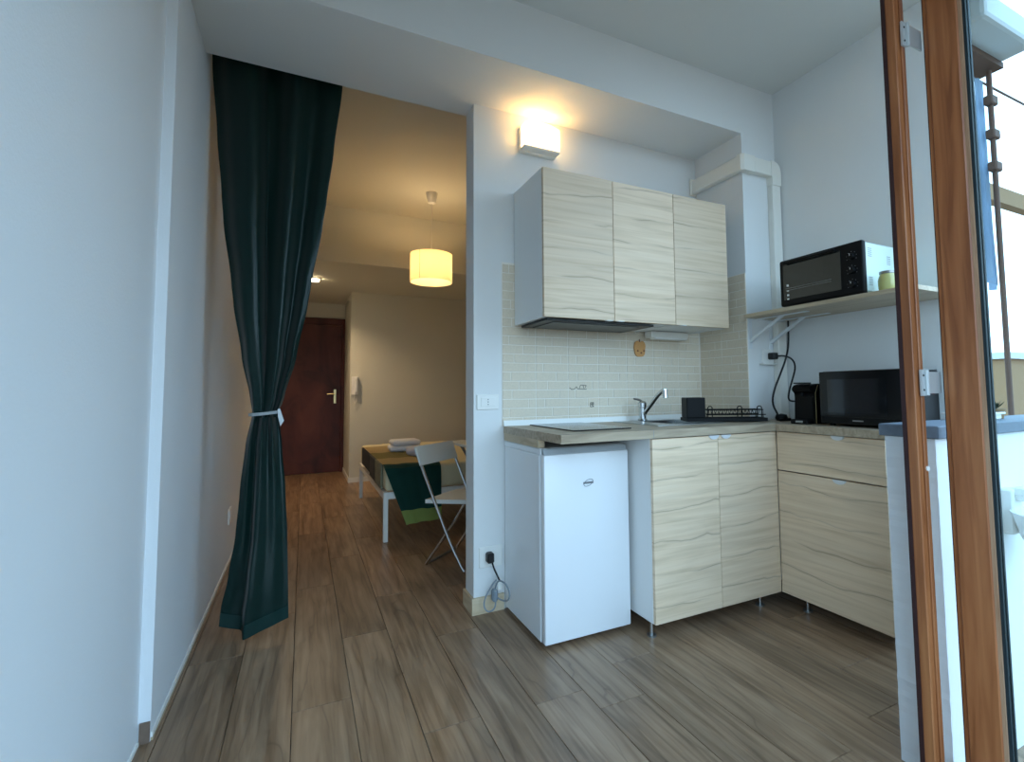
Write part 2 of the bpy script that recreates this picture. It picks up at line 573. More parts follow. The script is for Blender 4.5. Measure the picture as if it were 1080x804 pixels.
for r in range(0, 19):
    z = Z0T+RP*r
    if z+RP < .967: continue
    zz = max(z, .941)
    if z < 1.49: tile_row(.947, XCH-.01, z, r, 'back', 1.82)
    else: tile_row(.947, 1.03, z, r, 'back', 1.82)
    tile_row(0, YW-YC-.01, z, r+1, 'side', 1.812)
# small grey prints on two bricks
bm = NB()
yy = YW-.0063
for (a, b_) in (((1.352, 1.139), (1.366, 1.130)), ((1.366, 1.130), (1.385, 1.132)), ((1.385, 1.132), (1.397, 1.146)), ((1.397, 1.146), (1.405, 1.133)), ((1.405, 1.133), (1.464, 1.131)), ((1.415, 1.135), (1.425, 1.155)), ((1.425, 1.155), (1.462, 1.153)), ((1.44, 1.153), (1.448, 1.135)), ((1.462, 1.153), (1.455, 1.140))):
    tube(bm, [(a[0], yy, a[1]), (b_[0], yy, b_[1])], .0022, 6)
obj('tile_print', bm, 'print_grey', wall_back)
bm = NB()
for (a, b_) in (((1.488, 1.053), (1.511, 1.053)), ((1.488, 1.053), (1.488, 1.029)), ((1.488, 1.042), (1.511, 1.042)), ((1.511, 1.053), (1.508, 1.042)), ((1.495, 1.042), (1.511, 1.03)), ((1.488, 1.029), (1.511, 1.030)), ((1.494, 1.048), (1.506, 1.047))):
    tube(bm, [(a[0], yy, a[1]), (b_[0], yy, b_[1])], .0024, 6)
obj('tile_print', bm, 'print_grey', wall_back)
# white upstand strip
bm = NB(); prism(bm, [(YW-.022, .94), (YW-.009, .94), (YW-.009, .968), (YW-.013, .968)], 'x', .95, XCH-.012)
struct('trim_3', bm, 'plastic_white', 'white sealing strip between worktop and splashback', 'trim')

# ------------------------------------------------------------------ entrance door
d = thing('door_1', 'dark mahogany entrance door at the end of the hall', 'door', (.07, YEND, 0), kind='structure')
bx('frame_post', 'mahogany', d, -.424, -.34, YEND-.05, YEND, 0, 2.2, bev=.004)
bx('frame_post', 'mahogany', d, .485, .529, YEND-.05, YEND, 0, 2.2, bev=.004)
bx('frame_head', 'mahogany', d, -.34, .485, YEND-.05, YEND, 2.105, 2.2, bev=.004)
lf = bx('door_leaf', 'mahogany', d, -.34, .485, YEND-.03, YEND, .004, 2.105, bev=.002)
hp = bx('handle_plate', 'brass', d, .388, .422, YEND-.038, YEND-.03, .975, 1.175, bev=.003)
bm = NB(); cyl(bm, (.405, YEND-.038, 1.11), (.405, YEND-.085, 1.11), .011); tube(bm, [(.405, YEND-.08, 1.11), (.335, YEND-.08, 1.112), (.30, YEND-.075, 1.108)], .010)
obj('lever', bm, 'brass', d, True)

# intercom
d = thing('intercom_phone', 'white intercom handset on the wall beside the entrance hall', 'intercom', (.585, YHALL, 1.09))
bx('wall_plate', 'plastic_white', d, .545, .625, YHALL-.03, YHALL, 1.095, 1.33, bev=.006, seg=2)
bm = NB(); box(bm, .575, .618, YHALL-.06, YHALL-.03, 1.10, 1.15, bev=.006); box(bm, .575, .618, YHALL-.06, YHALL-.03, 1.275, 1.325, bev=.006); box(bm, .58, .613, YHALL-.068, YHALL-.05, 1.12, 1.31, bev=.006)
obj('handset', bm, 'plastic_white', d)
bm = NB(); tube(bm, [(.585, YHALL-.03, 1.095), (.57, YHALL-.035, 1.03), (.585, YHALL-.035, .985), (.605, YHALL-.035, 1.02), (.60, YHALL-.03, 1.095)], .004, 6, 2)
obj('cord', bm, 'plastic_white', d)

# ------------------------------------------------------------------ hall spotlight
d = thing('ceiling_spotlight', 'small glowing square spotlight in the lowered hall ceiling', 'spotlight', (.09, 6.13, ZSOF))
bm = NB(); box(bm, .035, .145, 6.075, 6.185, ZSOF-.012, ZSOF-.0005, bev=.003)
obj('rim', bm, 'plastic_white', d)
bm = NB(); box(bm, .05, .13, 6.09, 6.17, ZSOF-.03, ZSOF-.012, bev=.002)
obj('diffuser', bm, 'spot_glow', d)
ld = bpy.data.lights.new('spot_lamp', 'SPOT'); ld.energy = 24; ld.color = (1, .74, .46); ld.spot_size = 2.4; ld.spot_blend = .8; ld.shadow_soft_size = .04
lo = bpy.data.objects.new('spot_lamp', ld); C.objects.link(lo); lo.parent = d; lo.location = (0, 0, -.04)

# ------------------------------------------------------------------ pendant lamp
lx, ly, SZ0, SZ1 = 1.04, 4.53, 2.135, 2.395
d = thing('pendant_lamp', 'drum pendant lamp with glowing cream fabric shade over the bed', 'lamp', (lx, ly, ZBED))
bm = NB(); lathe(bm, [(.001, ZBED-.001), (.055, ZBED-.001), (.052, ZBED-.02), (.036, ZBED-.095), (.03, ZBED-.10), (.001, ZBED-.10)], lx, ly)
obj('canopy', bm, 'plastic_cream', d, True)
bm = NB(); cyl(bm, (lx, ly, ZBED-.1), (lx, ly, SZ1-.05), .0035, seg=8)
obj('cord', bm, 'plastic_cream', d, True)
bm = NB(); lathe(bm, [(.186, SZ0), (.19, SZ0), (.19, SZ1), (.186, SZ1), (.186, SZ0)], lx, ly, 48)
sh = obj('shade', bm, 'pendant_fabric', d, True)
bm = NB(); a_ = math.radians(-135); q = (lx+.191*math.cos(a_), ly+.191*math.sin(a_))
tube(bm, [(q[0], q[1], SZ0), (q[0], q[1], SZ1)], .0016, 6)
obj('shade_seam', bm, 'seam_tan', sh)
bm = NB()
for i in range(3):
    t = 2*PI*i/3; tube(bm, [(lx, ly, SZ1-.06), (lx+.186*math.cos(t), ly+.186*math.sin(t), SZ1-.01)], .002, 6)
cyl(bm, (lx, ly, SZ1-.11), (lx, ly, SZ1-.04), .018, seg=12)
obj('spider', bm, 'plastic_white', d)
bm = NB(); lathe(bm, [(.001, SZ1-.195), (.02, SZ1-.19), (.03, SZ1-.165), (.022, SZ1-.13), (.014, SZ1-.11)], lx, ly, 16)
obj('bulb', bm, 'bulb_glow', d, True)
ld = bpy.data.lights.new('pendant_light', 'POINT'); ld.energy = 6.0; ld.color = (1, .70, .38); ld.shadow_soft_size = .04
lo = bpy.data.objects.new('pendant_light', ld); C.objects.link(lo); lo.parent = d; lo.location = (0, 0, SZ1-.08-ZBED)

# ------------------------------------------------------------------ wall sconce
d = thing('wall_sconce', 'lit frosted glass wall lamp above the kitchen cabinets', 'lamp', (1.16, YW, 2.44))
xa, xb, za, zb = 1.048, 1.268, 2.452, 2.598
bm = NB(); box(bm, xa, xb, YW-.03, YW, za-.005, zb-.005, bev=.004)
for zz in (2.49, 2.565): cyl(bm, (xa-.003, YW-.017, zz), (xa+.002, YW-.017, zz), .006, seg=10)
obj('back_box', bm, 'plastic_cream', d)
bm = NB(); YG = YW-.082
x0_, x1_ = xa+.004, xb-.002
arch = [(x0_+(x1_-x0_)*k/14, zb-.012+.020*math.sin(PI*k/14)**.8) for k in range(15)]
# flat frosted front with an arched top edge, closed sides, open at the top
prism(bm, [(x0_, za+.012), (x1_, za+.012)]+arch[::-1], 'y', YG, YG+.004)
box(bm, x0_, x0_+.004, YG+.004, YW-.03, za+.012, zb-.012)
box(bm, x1_-.004, x1_, YG+.004, YW-.03, za+.012, zb-.012)
obj('glass_front', bm, 'sconce_glass', d)
bm = NB(); box(bm, xa, xb, YG-.001, YW-.03, za, za+.0115, bev=.002)
obj('bottom_plate', bm, 'plastic_cream', d)
bm = NB(); cyl(bm, (1.09, YW-.05, 2.525), (1.226, YW-.05, 2.525), .01, seg=12)
obj('bulb', bm, 'bulb_glow', d, True)
ld = bpy.data.lights.new('sconce_light', 'POINT'); ld.energy = .8; ld.color = (1, .54, .16); ld.shadow_soft_size = .03
lo = bpy.data.objects.new('sconce_light', ld); C.objects.link(lo); lo.parent = d; lo.location = (0, -.060, .11)

# ------------------------------------------------------------------ wall cabinets
ZU0, ZU1, YU = 1.4775, 2.21, 2.1025
def wall_cab(name, label, x0, x1, doors, tabs):
    d = thing(name, label, 'cabinet', ((x0+x1)/2, YW, ZU0), group='wall cabinets over the sink')
    t = .016
    bx('side_panel', 'cab_white', d, x0, x0+t, YU+.019, YW-.009, ZU0, ZU1)
    bx('side_panel', 'cab_white', d, x1-t, x1, YU+.019, YW-.009, ZU0, ZU1)
    bx('top_panel', 'cab_white', d, x0+t, x1-t, YU+.019, YW-.009, ZU1-t, ZU1)
    bx('bottom_panel', 'cab_white', d, x0+t, x1-t, YU+.019, YW-.009, ZU0+.004, ZU0+t)
    bx('back_panel', 'cab_white', d, x0+t, x1-t, YW-.012, YW-.009, ZU0+t, ZU1-t)
    for (a, b_), tb in zip(doors, tabs):
        dr = bx('door', 'front_oak', d, a+.0015, b_-.0015, YU, YU+.018, ZU0, ZU1, bev=.001)
        hb = NB(); box(hb, tb-.018, tb+.018, YU-.012, YU+.012, ZU0-.004, ZU0-.0005, bev=.001)
        obj('tab_handle', hb, 'handle_satin', dr)
    return d
wall_cab('wall_cabinet', 'pale oak wall cabinet with two doors above the hob', 1.018, 1.821, ((1.018, 1.4205), (1.4205, 1.821)), (1.385, 1.456))
wall_cab('wall_cabinet', 'pale oak wall cabinet with one door next to the pilaster', 1.8215, 2.218, ((1.8215, 2.218),), (1.87,))
d = thing('range_hood', 'slim dark extractor hood under the wall cabinet above the hob', 'hood', (1.38, 2.3, 1.45))
bx('body', 'hood_dark', d, 1.05, 1.70, 2.14, 2.45, 1.465, 1.477, bev=.003)
bx('filter', 'hood_mesh', d, 1.10, 1.62, 2.17, 2.41, 1.461, 1.465)
d = thing('cabinet_lamp', 'white slim lamp under the wall cabinet above the sink', 'lamp', (2.02, 2.42, 1.43))
bx('body', 'plastic_cream', d, 1.875, 2.165, 2.385, 2.455, 1.440, 1.479, bev=.004)
bx('diffuser', 'plastic_white', d, 1.895, 2.145, 2.375, 2.43, 1.430, 1.442, bev=.003)
# apple plaque
d = thing('apple_plaque', 'flat wooden apple hanging on the splashback tiles', 'decoration', (1.84, YW-.01, 1.32))
bm = NB(); pts = []
for i in range(28):
    t = 2*PI*i/28; rx = .044*(1-.05*math.cos(2*t)); rz_ = .05
    x = math.copysign(abs(math.cos(t))**.75, math.cos(t))*rx*(1.0 if math.sin(t) > 0 else .92+.0*t)
    z = math.copysign(abs(math.sin(t))**.8, math.sin(t))*rz_
    if z > .03: z -= .010*math.exp(-(x/.012)**2)
    pts.append((1.84+x, 1.376+z))
prism(bm, pts, 'y', YW-.019, YW-.0105)
obj('apple_board', bm, 'apple_wood', d)
bm = NB(); tube(bm, [(1.84, YW-.015, 1.414), (1.838, YW-.015, 1.434)], .003, 6)
obj('stem', bm, 'apple_dark', d)
for x, z in ((1.822, 1.362), (1.868, 1.363), (1.848, 1.350)):
    bm = NB(); cyl(bm, (x, YW-.0205, z), (x, YW-.019, z), .006, seg=10)
    obj('painted_dot', bm, 'apple_dark', d)

# ------------------------------------------------------------------ base cabinets
ZT, ZBt, YF, XC = .903, .075, 1.828, 2.241
def legs(d, spots):
    for x, y in spots:
        bm = NB(); cyl(bm, (x, y, .006), (x, y, ZBt+.01), .0085, seg=14)
        l_ = obj('leg', bm, 'chrome', d, True)
        bm = NB(); cyl(bm, (x, y, 0), (x, y, .008), .022, seg=16)
        obj('foot_pad', bm, 'steel_dull', l_, True)
def half_tab(x, y, z, ax, parent):
    bm = NB(); pts = []
    for i in range(13):
        t = PI+PI*i/12; pts.append((.032*math.cos(t), .020*math.sin(t)))
    if ax == 'y': prism(bm, [(x+a, z+b_) for a, b_ in pts], 'y', y-.006, y)
    else: prism(bm, [(y+a, z+b_) for a, b_ in pts], 'x', x-.006, x)
    return obj('pull_tab', bm, 'handle_satin', parent)
d = thing('sink_cabinet', 'pale oak base cabinet with two doors under the sink', 'cabinet', (1.83, 1.84, 0), group='base cabinets under the worktop')
t = .016
bx('side_panel', 'cab_white', d, 1.425, 1.441, YF+.019, 2.46, ZBt, ZT-.001)
bx('side_panel', 'cab_white', d, 2.215, 2.231, YF+.019, 2.46, ZBt, ZT-.001)
bx('bottom_panel', 'cab_white', d, 1.441, 2.215, YF+.019, 2.46, ZBt, ZBt+t)
bx('back_panel', 'cab_white', d, 1.441, 2.215, 2.452, 2.46, ZBt+t, ZT-.001)
for a, b_, tx in ((1.425, 1.827, 1.799), (1.827, 2.2405, 1.878)):
    dr = bx('door', 'front_oak', d, a+.0015, b_-.0015, YF, YF+.018, ZBt, ZT-.005, bev=.001)
    half_tab(tx, YF, ZT-.004, 'y', dr)
legs(d, ((1.45, 1.892), (2.15, 1.892), (1.45, 2.4), (2.15, 2.4)))
d = thing('drawer_cabinet', 'pale oak base cabinet with two drawers under the microwave', 'cabinet', (2.43, 1.55, 0), group='base cabinets under the worktop')
bx('side_panel', 'cab_white', d, XC+.019, 2.61, 1.283, 1.299, ZBt, ZT-.001)
bx('side_panel', 'cab_white', d, XC+.019, 2.61, 1.81, 1.826, ZBt, ZT-.001)
bx('bottom_panel', 'cab_white', d, XC+.019, 2.61, 1.299, 1.81, ZBt, ZBt+t)
bx('back_panel', 'cab_white', d, 2.602, 2.61, 1.299, 1.81, ZBt+t, ZT-.001)
for z0, z1 in ((.701, ZT-.005), (ZBt, .695)):
    dr = bx('drawer_front', 'front_oak', d, XC, XC+.018, 1.283, 1.8272, z0, z1, bev=.001)
    half_tab(XC, 1.492, z1+.001, 'x', dr)
legs(d, ((2.303, 1.73), (2.40, 1.33), (2.57, 1.73), (2.57, 1.33)))

# ------------------------------------------------------------------ worktop with its sink cut-out
d = thing('worktop', 'beige laminate L-shaped worktop over fridge and base cabinets', 'worktop', (1.6, 2.1, ZT))
bm = NB()
for a in ((.952, 1.72, 1.815, 2.465), (1.72, 2.0, 1.815, 2.04), (1.72, 2.0, 2.34, 2.465), (2.0, 2.33, 1.815, 2.465), (2.33, 2.622, 1.815, 2.072), (2.22, 2.622, 1.27, 1.815)):
    box(bm, *a, ZT, .94)
obj('board', bm, 'worktop_laminate', d)
bx('wall_batten', 'base_oak', d, .953, .985, 2.04, 2.462, .866, ZT)
bx('joint_strip', 'steel_dull', d, 1.425, 1.428, 1.8145, 2.46, ZT+.0005, .9404)

# hob
d = thing('induction_hob', 'black glass two-zone hob set into the worktop over the fridge', 'hob', (1.24, 2.16, .94))
bx('glass_plate', 'black_gloss', d, 1.082, 1.395, 1.94, 2.42, .9405, .946, bev=.0015)
for yy in (2.06, 2.30):
    bm = NB(); lathe(bm, [(.082, .9462), (.085, .9463), (.085, .9461)], 1.238, yy, 40)
    obj('zone_ring', bm, 'steel_dull', d)

# sink
d = thing('sink', 'stainless steel inset sink beside the hob', 'sink', (1.83, 2.19, .94))
bm = NB()
for a in ((1.60, 1.73, 2.0, 2.40), (1.73, 1.99, 2.0, 2.05), (1.73, 1.99, 2.33, 2.40), (1.99, 2.06, 2.0, 2.40)): box(bm, *a, .9405, .945)
obj('rim', bm, 'steel', d)
bm = NB()
pb = [(1.725, 2.045), (1.995, 2.045), (1.995, 2.335), (1.725, 2.335)]
A = [bm.verts.new((x, y, .943)) for x, y in pb]
B = [bm.verts.new((x+(1.86-x)*.12, y+(2.19-y)*.12, .80)) for x, y in pb]
for i in range(4): bm.faces.new((A[i], A[(i+1) % 4], B[(i+1) % 4], B[i]))
bm.faces.new(B)
bmesh.ops.solidify(bm, geom=bm.faces[:], thickness=.0012)
obj('bowl', bm, 'steel', d)
bm = NB(); cyl(bm, (1.86, 2.19, .801), (1.86, 2.19, .806), .04, seg=20)
obj('drain', bm, 'chrome', d, True)
# tap
d = thing('mixer_tap', 'chrome mixer tap with raised spout behind the sink', 'tap', (1.78, 2.365, .945))
bm = NB(); lathe(bm, [(.001, .945), (.026, .945), (.028, .952), (.022, .958), (.022, 1.02), (.026, 1.024), (.026, 1.048), (.014, 1.058), (.001, 1.06)], 1.78, 2.365, 20)
obj('body', bm, 'chrome', d, True)
bm = NB(); tube(bm, [(1.78, 2.36, .975), (1.783, 2.31, 1.02), (1.787, 2.24, 1.085), (1.79, 2.195, 1.118), (1.79, 2.17, 1.12)], .0115, 10, 2); cyl(bm, (1.79, 2.172, 1.124), (1.79, 2.170, 1.078), .015, seg=14)
obj('spout', bm, 'chrome', d, True)
bm = NB(); tube(bm, [(1.78, 2.365, 1.052), (1.77, 2.375, 1.066), (1.745, 2.40, 1.072)], .007, 8, 1)
obj('lever', bm, 'chrome', d, True)

# dish rack, turned a little on the corner of the worktop
rz = math.atan2(-.2, .4)
d = thing('dish_rack', 'black wire dish rack with cutlery box beside the sink', 'dish rack', (1.905, 2.13, .946), rz)
L_ = .447
bm = NB(); box(bm, 0, L_, 0, .138, .0, .006); box(bm, 0, L_, 0, .005, .006, .018); box(bm, 0, L_, .133, .138, .006, .018); box(bm, 0, .005, .005, .133, .006, .018); box(bm, L_-.005, L_, .005, .133, .006, .018)
obj('drip_tray', bm, 'black_plastic', d, local=True)
bx('cutlery_box', 'black_plastic', d, .004, .108, .012, .126, .018, .132, bev=.004, local=True)
bm = NB()
for yy in (.02, .12):
    tube(bm, [(.115, yy, .018), (.115, yy, .062), (.43, yy, .062), (.43, yy, .018)], .0032, 6)
    tube(bm, [(.115, yy, .035), (.445, yy, .035)], .0028, 6)
for x in (.115, .43): tube(bm, [(x, .02, .062), (x, .12, .062)], .003, 6)
obj('frame', bm, 'black_plastic', d, local=True)
for i in range(15):
    x = .13+.02*i
    bm = NB(); tube(bm, [(x, .02, .062), (x, .035, .04), (x, .07, .034), (x, .105, .04), (x, .12, .062)], .0018, 6)
    obj('wire', bm, 'black_plastic', d, local=True)
for x in (.135, .30, .41):
    bm = NB(); tube(bm, [(x-.012, .02, .02), (x-.012, .02, .075), (x-.006, .02, .082), (x+.006, .02, .082), (x+.012, .02, .075), (x+.012, .02, .02)], .003, 6)
    obj('handle_loop', bm, 'black_plastic', d, local=True)

# ------------------------------------------------------------------ fridge
d = thing('fridge', 'white under-counter fridge below the worktop end', 'fridge', (1.18, 2.2, 0))
bx('body', 'fridge_white', d, .955, 1.404, 2.032, 2.462, .018, .835, bev=.004)
bx('door_seal', 'fridge_seal', d, .962, 1.398, 2.024, 2.034, .03, .832)
dr = bx('door', 'fridge_white', d, .955, 1.404, 1.985, 2.024, .022, .838, bev=.007, seg=2, smooth=True)
bm = NB(); prism(bm, [(1.992, .8385), (2.02, .8385), (2.02, .862), (2.006, .862)], 'x', .96, 1.40)
obj('grip_strip', bm, 'fridge_seal', dr)
bx('top_panel', 'fridge_white', d, .955, 1.404, 2.02, 2.462, .8355, .864, bev=.004)
bm = NB(); pts = [(1.18+.024*math.cos(2*PI*k/28)*1.0+.004*math.sin(2*PI*k/28), 1.983, .701+.015*math.sin(2*PI*k/28)+.004*math.cos(2*PI*k/28)) for k in range(29)]
tube(bm, pts, .0012, 6); box(bm, 1.154, 1.206, 1.9825, 1.9845, .6965, .7055)
obj('badge', bm, 'plastic_grey', dr)
for x in (.99, 1.37):
    for y in (2.05, 2.43):
        bm = NB(); cyl(bm, (x, y, 0), (x, y, .02), .014, seg=12)
        obj('foot', bm, 'black_plastic', d)

# sockets on the wall end
def socket(name, label, x0, x1, z0, z1, group=None):
    d = thing(name, label, 'socket', ((x0+x1)/2, YW, z0), group=group)
    bx('cover_plate', 'plastic_white', d, x0, x1, YW-.008, YW, z0, z1, bev=.003)
    xm = (x0+x1)/2; zm = (z0+z1)/2
    bx('insert', 'plastic_white', d, x0+.022, x1-.022, YW-.0105, YW-.008, zm-.024, zm+.024, bev=.001)
    for dz in (-.013, 0, .013):
        bm = NB(); cyl(bm, (xm, YW-.0112, zm+dz), (xm, YW-.0104, zm+dz), .0028, seg=8)
        obj('pin_hole', bm, 'black_plastic', d)
    return d
socket('wall_socket', 'white wall socket beside the splashback tiles', .805, .926, 1.028, 1.108)
socket('wall_socket', 'white wall socket with black plug low beside the fridge', .817, .942, .224, .329)
d = thing('wall_socket', 'white socket low on the left wall behind the curtain', 'socket', (XL, 3.9, .27))
bx('cover_plate', 'plastic_white', d, XL, XL+.009, 3.85, 3.96, .275, .375, bev=.003)
bx('insert', 'plastic_white', d, XL+.009, XL+.011, 3.88, 3.93, .30, .35)
# fridge cable
d = thing('extension_lead', 'black plug and looped grey lead hanging beside the fridge', 'cable', (.87, 2.43, .03))
bx('plug', 'cable_black', d, .848, .884, YW-.052, YW-.011, .255, .305, bev=.006)
bm = NB(); tube(bm, [(.872, YW-.045, .262), (.882, YW-.05, .225), (.898, YW-.055, .19), (.908, YW-.06, .165)], .0045, 8, 2)
obj('black_cable', bm, 'cable_black', d, True)
bm = NB(); box(bm, .893, .913, YW-.072, YW-.066, .125, .172, bev=.002)
obj('paper_tag', bm, 'plastic_white', d)
bm = NB(); box(bm, .862, .892, YW-.085, YW-.05, .075, .135, bev=.008)
obj('grey_plug', bm, 'cable_grey', d)
bm = NB(); tube(bm, [(.88, YW-.066, .13), (.89, YW-.07, .168), (.90, YW-.09, .18), (.918, YW-.13, .17), (.925, YW-.16, .13), (.915, YW-.15, .095), (.895, YW-.10, .09), (.88, YW-.07, .10), (.875, YW-.09, .05), (.84, YW-.08, .03), (.818, YW-.07, .06), (.83, YW-.06, .10), (.865, YW-.06, .15), (.89, YW-.06, .175)], .004, 8, 2)
obj('grey_cable', bm, 'cable_grey', d, True)

# ------------------------------------------------------------------ cable duct along the pilaster
d = thing('pipe_duct', 'white boxed pipe duct bending around the kitchen pilaster', 'duct', (2.45, 2.05, 1.0))
bm = NB(); box(bm, 2.296, XCH, 2.075, YW, 2.425, 2.515, bev=.006)
obj('duct_run', bm, 'plastic_cream', d)
bm = NB(); prism(bm, [(2.296, 2.08), (2.296, 2.052), (2.312, 2.036), (2.40, 2.036), (2.40, YC), (XCH, YC), (XCH, 2.08)], 'z', 2.421, 2.519)
obj('corner_cover', bm, 'plastic_cream', d)
bm = NB(); box(bm, 2.40, 2.56, 2.038, YC, 2.425, 2.515, bev=.004)
obj('duct_run', bm, 'plastic_cream', d)
bm = NB(); pts = [(2.535, 2.42), (2.535, 2.521)]
pts = [(2.545, 2.37), (2.545, 2.415), (2.54, 2.421), (2.54, 2.519)]+[(2.56+.063*math.sin(t_*PI/16), 2.456+.063*math.cos(t_*PI/16)) for t_ in range(9)]+[(2.623, 2.37)]
prism(bm, pts, 'y', 2.034, YC)
obj('elbow', bm, 'plastic_cream', d)
bx('duct_run', 'plastic_cream', d, 2.548, 2.62, 2.038, YC, 1.556, 2.372, bev=.004)
bx('duct_run', 'plastic_cream', d, 2.548, 2.62, 2.038, YC, .945, 1.526, bev=.004)
bx('wall_flange', 'plastic_cream', d, 2.284, XCH, YW-.012, YW, 2.415, 2.527, bev=.003)

# ------------------------------------------------------------------ shelf with brackets
d = thing('wall_shelf', 'oak laminate shelf on white brackets carrying the mini oven', 'shelf', (2.44, 1.6, 1.53))
bx('board', 'shelf_laminate', d, 2.258, 2.622, 1.14, 2.032, 1.530, 1.550, bev=.001)
for x in (2.358, 2.53):
    bm = NB(); box(bm, x-.013, x+.013, YC-.004, YC, 1.36, 1.529); 
    for z in (1.385, 1.475): cyl(bm, (x, YC-.007, z), (x, YC-.004, z), .005, seg=8)
    box(bm, x-.013, x+.013, 1.70, YC-.004, 1.525, 1.529)
    v0, v1 = Vector((x, YC-.006, 1.40)), Vector((x, 1.86, 1.524))
    n_ = Vector((0, .0, 1)).cross((v1-v0).normalized())
    prism(bm, [(YC-.004, 1.392), (YC-.004, 1.412), (1.87, 1.525), (1.845, 1.525)], 'x', x-.009, x+.009)
    obj('bracket', bm, 'bracket_white', d)

# mini oven
ZO = 1.5505
d = thing('mini_oven', 'black fronted mini oven with pale sides on the shelf', 'oven', (2.43, 1.57, ZO))
bx('housing', 'oven_body', d, 2.292, 2.58, 1.358, 1.782, ZO+.012, 1.795, bev=.006)
bm = NB(); box(bm, 2.262, 2.294, 1.349, 1.790, ZO+.004, 1.800, bev=.012, seg=3)
fr_ = obj('front_frame', bm, 'black_plastic', d, True)
bx('window', 'oven_glass', d, 2.2595, 2.263, 1.452, 1.765, ZO+.035, 1.772, bev=.001)
bm = NB()
for z in (1.635, 1.645): tube(bm, [(2.259, 1.50, z), (2.259, 1.75, z)], .0015, 6)
obj('rack_line', bm, 'steel_dull', d)
for z, h_ in ((1.605, .016), (1.63, .010), (1.655, .018), (1.585, .014)):
    bx('panel_light', 'plastic_white', d, 2.2578, 2.2595, 1.732, 1.743, z, z+h_*.6)
bx('door_handle', 'black_plastic', d, 2.235, 2.247, 1.47, 1.75, 1.772, 1.784, bev=.003)
for yy in (1.48, 1.74): bx('handle_post', 'black_plastic', d, 2.245, 2.264, yy-.006, yy+.006, 1.772, 1.784)
for z in (1.60, 1.665, 1.73):
    bm = NB(); cyl(bm, (2.262, 1.40, z), (2.246, 1.40, z), .017, .014, seg=20)
    obj('knob', bm, 'black_plastic', d, True)
    bx('knob_mark', 'plastic_white', d, 2.2452, 2.2464, 1.399, 1.401, z+.003, z+.013)
    for k in range(7):
        t_ = PI*(-.15+1.3*k/6); bx('scale_mark', 'plastic_grey', d, 2.2604, 2.2622, 1.40+.024*math.cos(t_)-.0015, 1.40+.024*math.cos(t_)+.0015, z+.024*math.sin(t_)-.0012, z+.024*math.sin(t_)+.0012)
for (x, z) in ((2.33, 1.765), (2.33, 1.63), (2.475, 1.74)):
    for k in range(5): bx('vent_slot', 'plastic_grey', d, x-.014, x+.014, 1.3572, 1.3582, z-.009*k, z-.009*k+.0025)
for x in (2.29, 2.56):
    for y in (1.365, 1.77): 
        bm = NB(); cyl(bm, (x, y, ZO), (x, y, ZO+.014), .014, .010, seg=12); obj('foot', bm, 'black_plastic', d)
# jar
d = thing('glass_jar', 'small yellow green glass jar beside the mini oven', 'jar', (2.345, 1.295, ZO))
bm = NB(); lathe(bm, [(.001, ZO), (.030, ZO), (.036, ZO+.02), (.037, ZO+.055), (.032, ZO+.075), (.029, ZO+.082), (.001, ZO+.082)], 2.345, 1.295, 24)
obj('jar_body', bm, 'jar_glass', d, True)
bm = NB(); lathe(bm, [(.001, ZO+.083), (.031, ZO+.083), (.031, ZO+.094), (.001, ZO+.096)], 2.345, 1.295, 24)
obj('lid', bm, 'steel_dull', d, True)

# microwave
d = thing('microwave', 'black microwave oven with mirrored door on the worktop', 'microwave', (2.45, 1.43, .94))
bx('housing', 'black_plastic', d, 2.32, 2.60, 1.24, 1.612, .954, 1.200, bev=.004)
bx('top_cover', 'steel_dull', d, 2.322, 2.60, 1.242, 1.61, 1.2005, 1.206, bev=.002)
fr_ = bx('front_door', 'black_gloss', d, 2.302, 2.32, 1.238, 1.617, .952, 1.203, bev=.003)
bx('window', 'screen_gloss', d, 2.3005, 2.302, 1.30, 1.575, .995, 1.165)
bx('base_trim', 'black_plastic', d, 2.30, 2.302, 1.245, 1.61, .957, .985)
bx('name_badge', 'steel_dull', d, 2.2992, 2.3002, 1.405, 1.455, .967, .973)
for x in (2.34, 2.57):
    for y in (1.27, 1.58):
        bm = NB(); cyl(bm, (x, y, .9402), (x, y, .955), .013, seg=12); obj('foot', bm, 'black_plastic', d)
# capsule coffee machine
d = thing('coffee_machine', 'compact black capsule coffee machine next to the microwave', 'coffee machine', (2.42, 1.74, .94))
pr = [(2.335, .962), (2.335, 1.075), (2.345, 1.10), (2.318, 1.108), (2.312, 1.12), (2.322, 1.138), (2.36, 1.147), (2.50, 1.147), (2.54, 1.13), (2.55, 1.10), (2.55, .9415), (2.335, .9415)]
bm = NB(); prism(bm, pr, 'y', 1.675, 1.785)
bmesh.ops.bevel(bm, geom=[e_ for e_ in bm.edges], offset=.005, segments=2, affect='EDGES')
obj('body', bm, 'black_plastic', d, True)
bm = NB(); box(bm, 2.298, 2.36, 1.70, 1.76, 1.1475, 1.154, bev=.002)
obj('lever', bm, 'black_plastic', d)
bx('drip_tray', 'black_plastic', d, 2.288, 2.334, 1.682, 1.778, .9405, .964, bev=.004)
bx('tray_grid', 'steel', d, 2.2865, 2.2885, 1.705, 1.745, .948, .958)
bm = NB(); cyl(bm, (2.325, 1.73, 1.085), (2.325, 1.73, 1.102), .009, seg=12)
obj('nozzle', bm, 'black_plastic', d)
for xx in (2.352, 2.545):
    bm = NB(); tube(bm, [(xx+.02, 1.6735, 1.140), (xx, 1.6735, 1.10), (xx, 1.6735, .945)], .0016, 6)
    obj('side_trim', bm, 'brass', d)
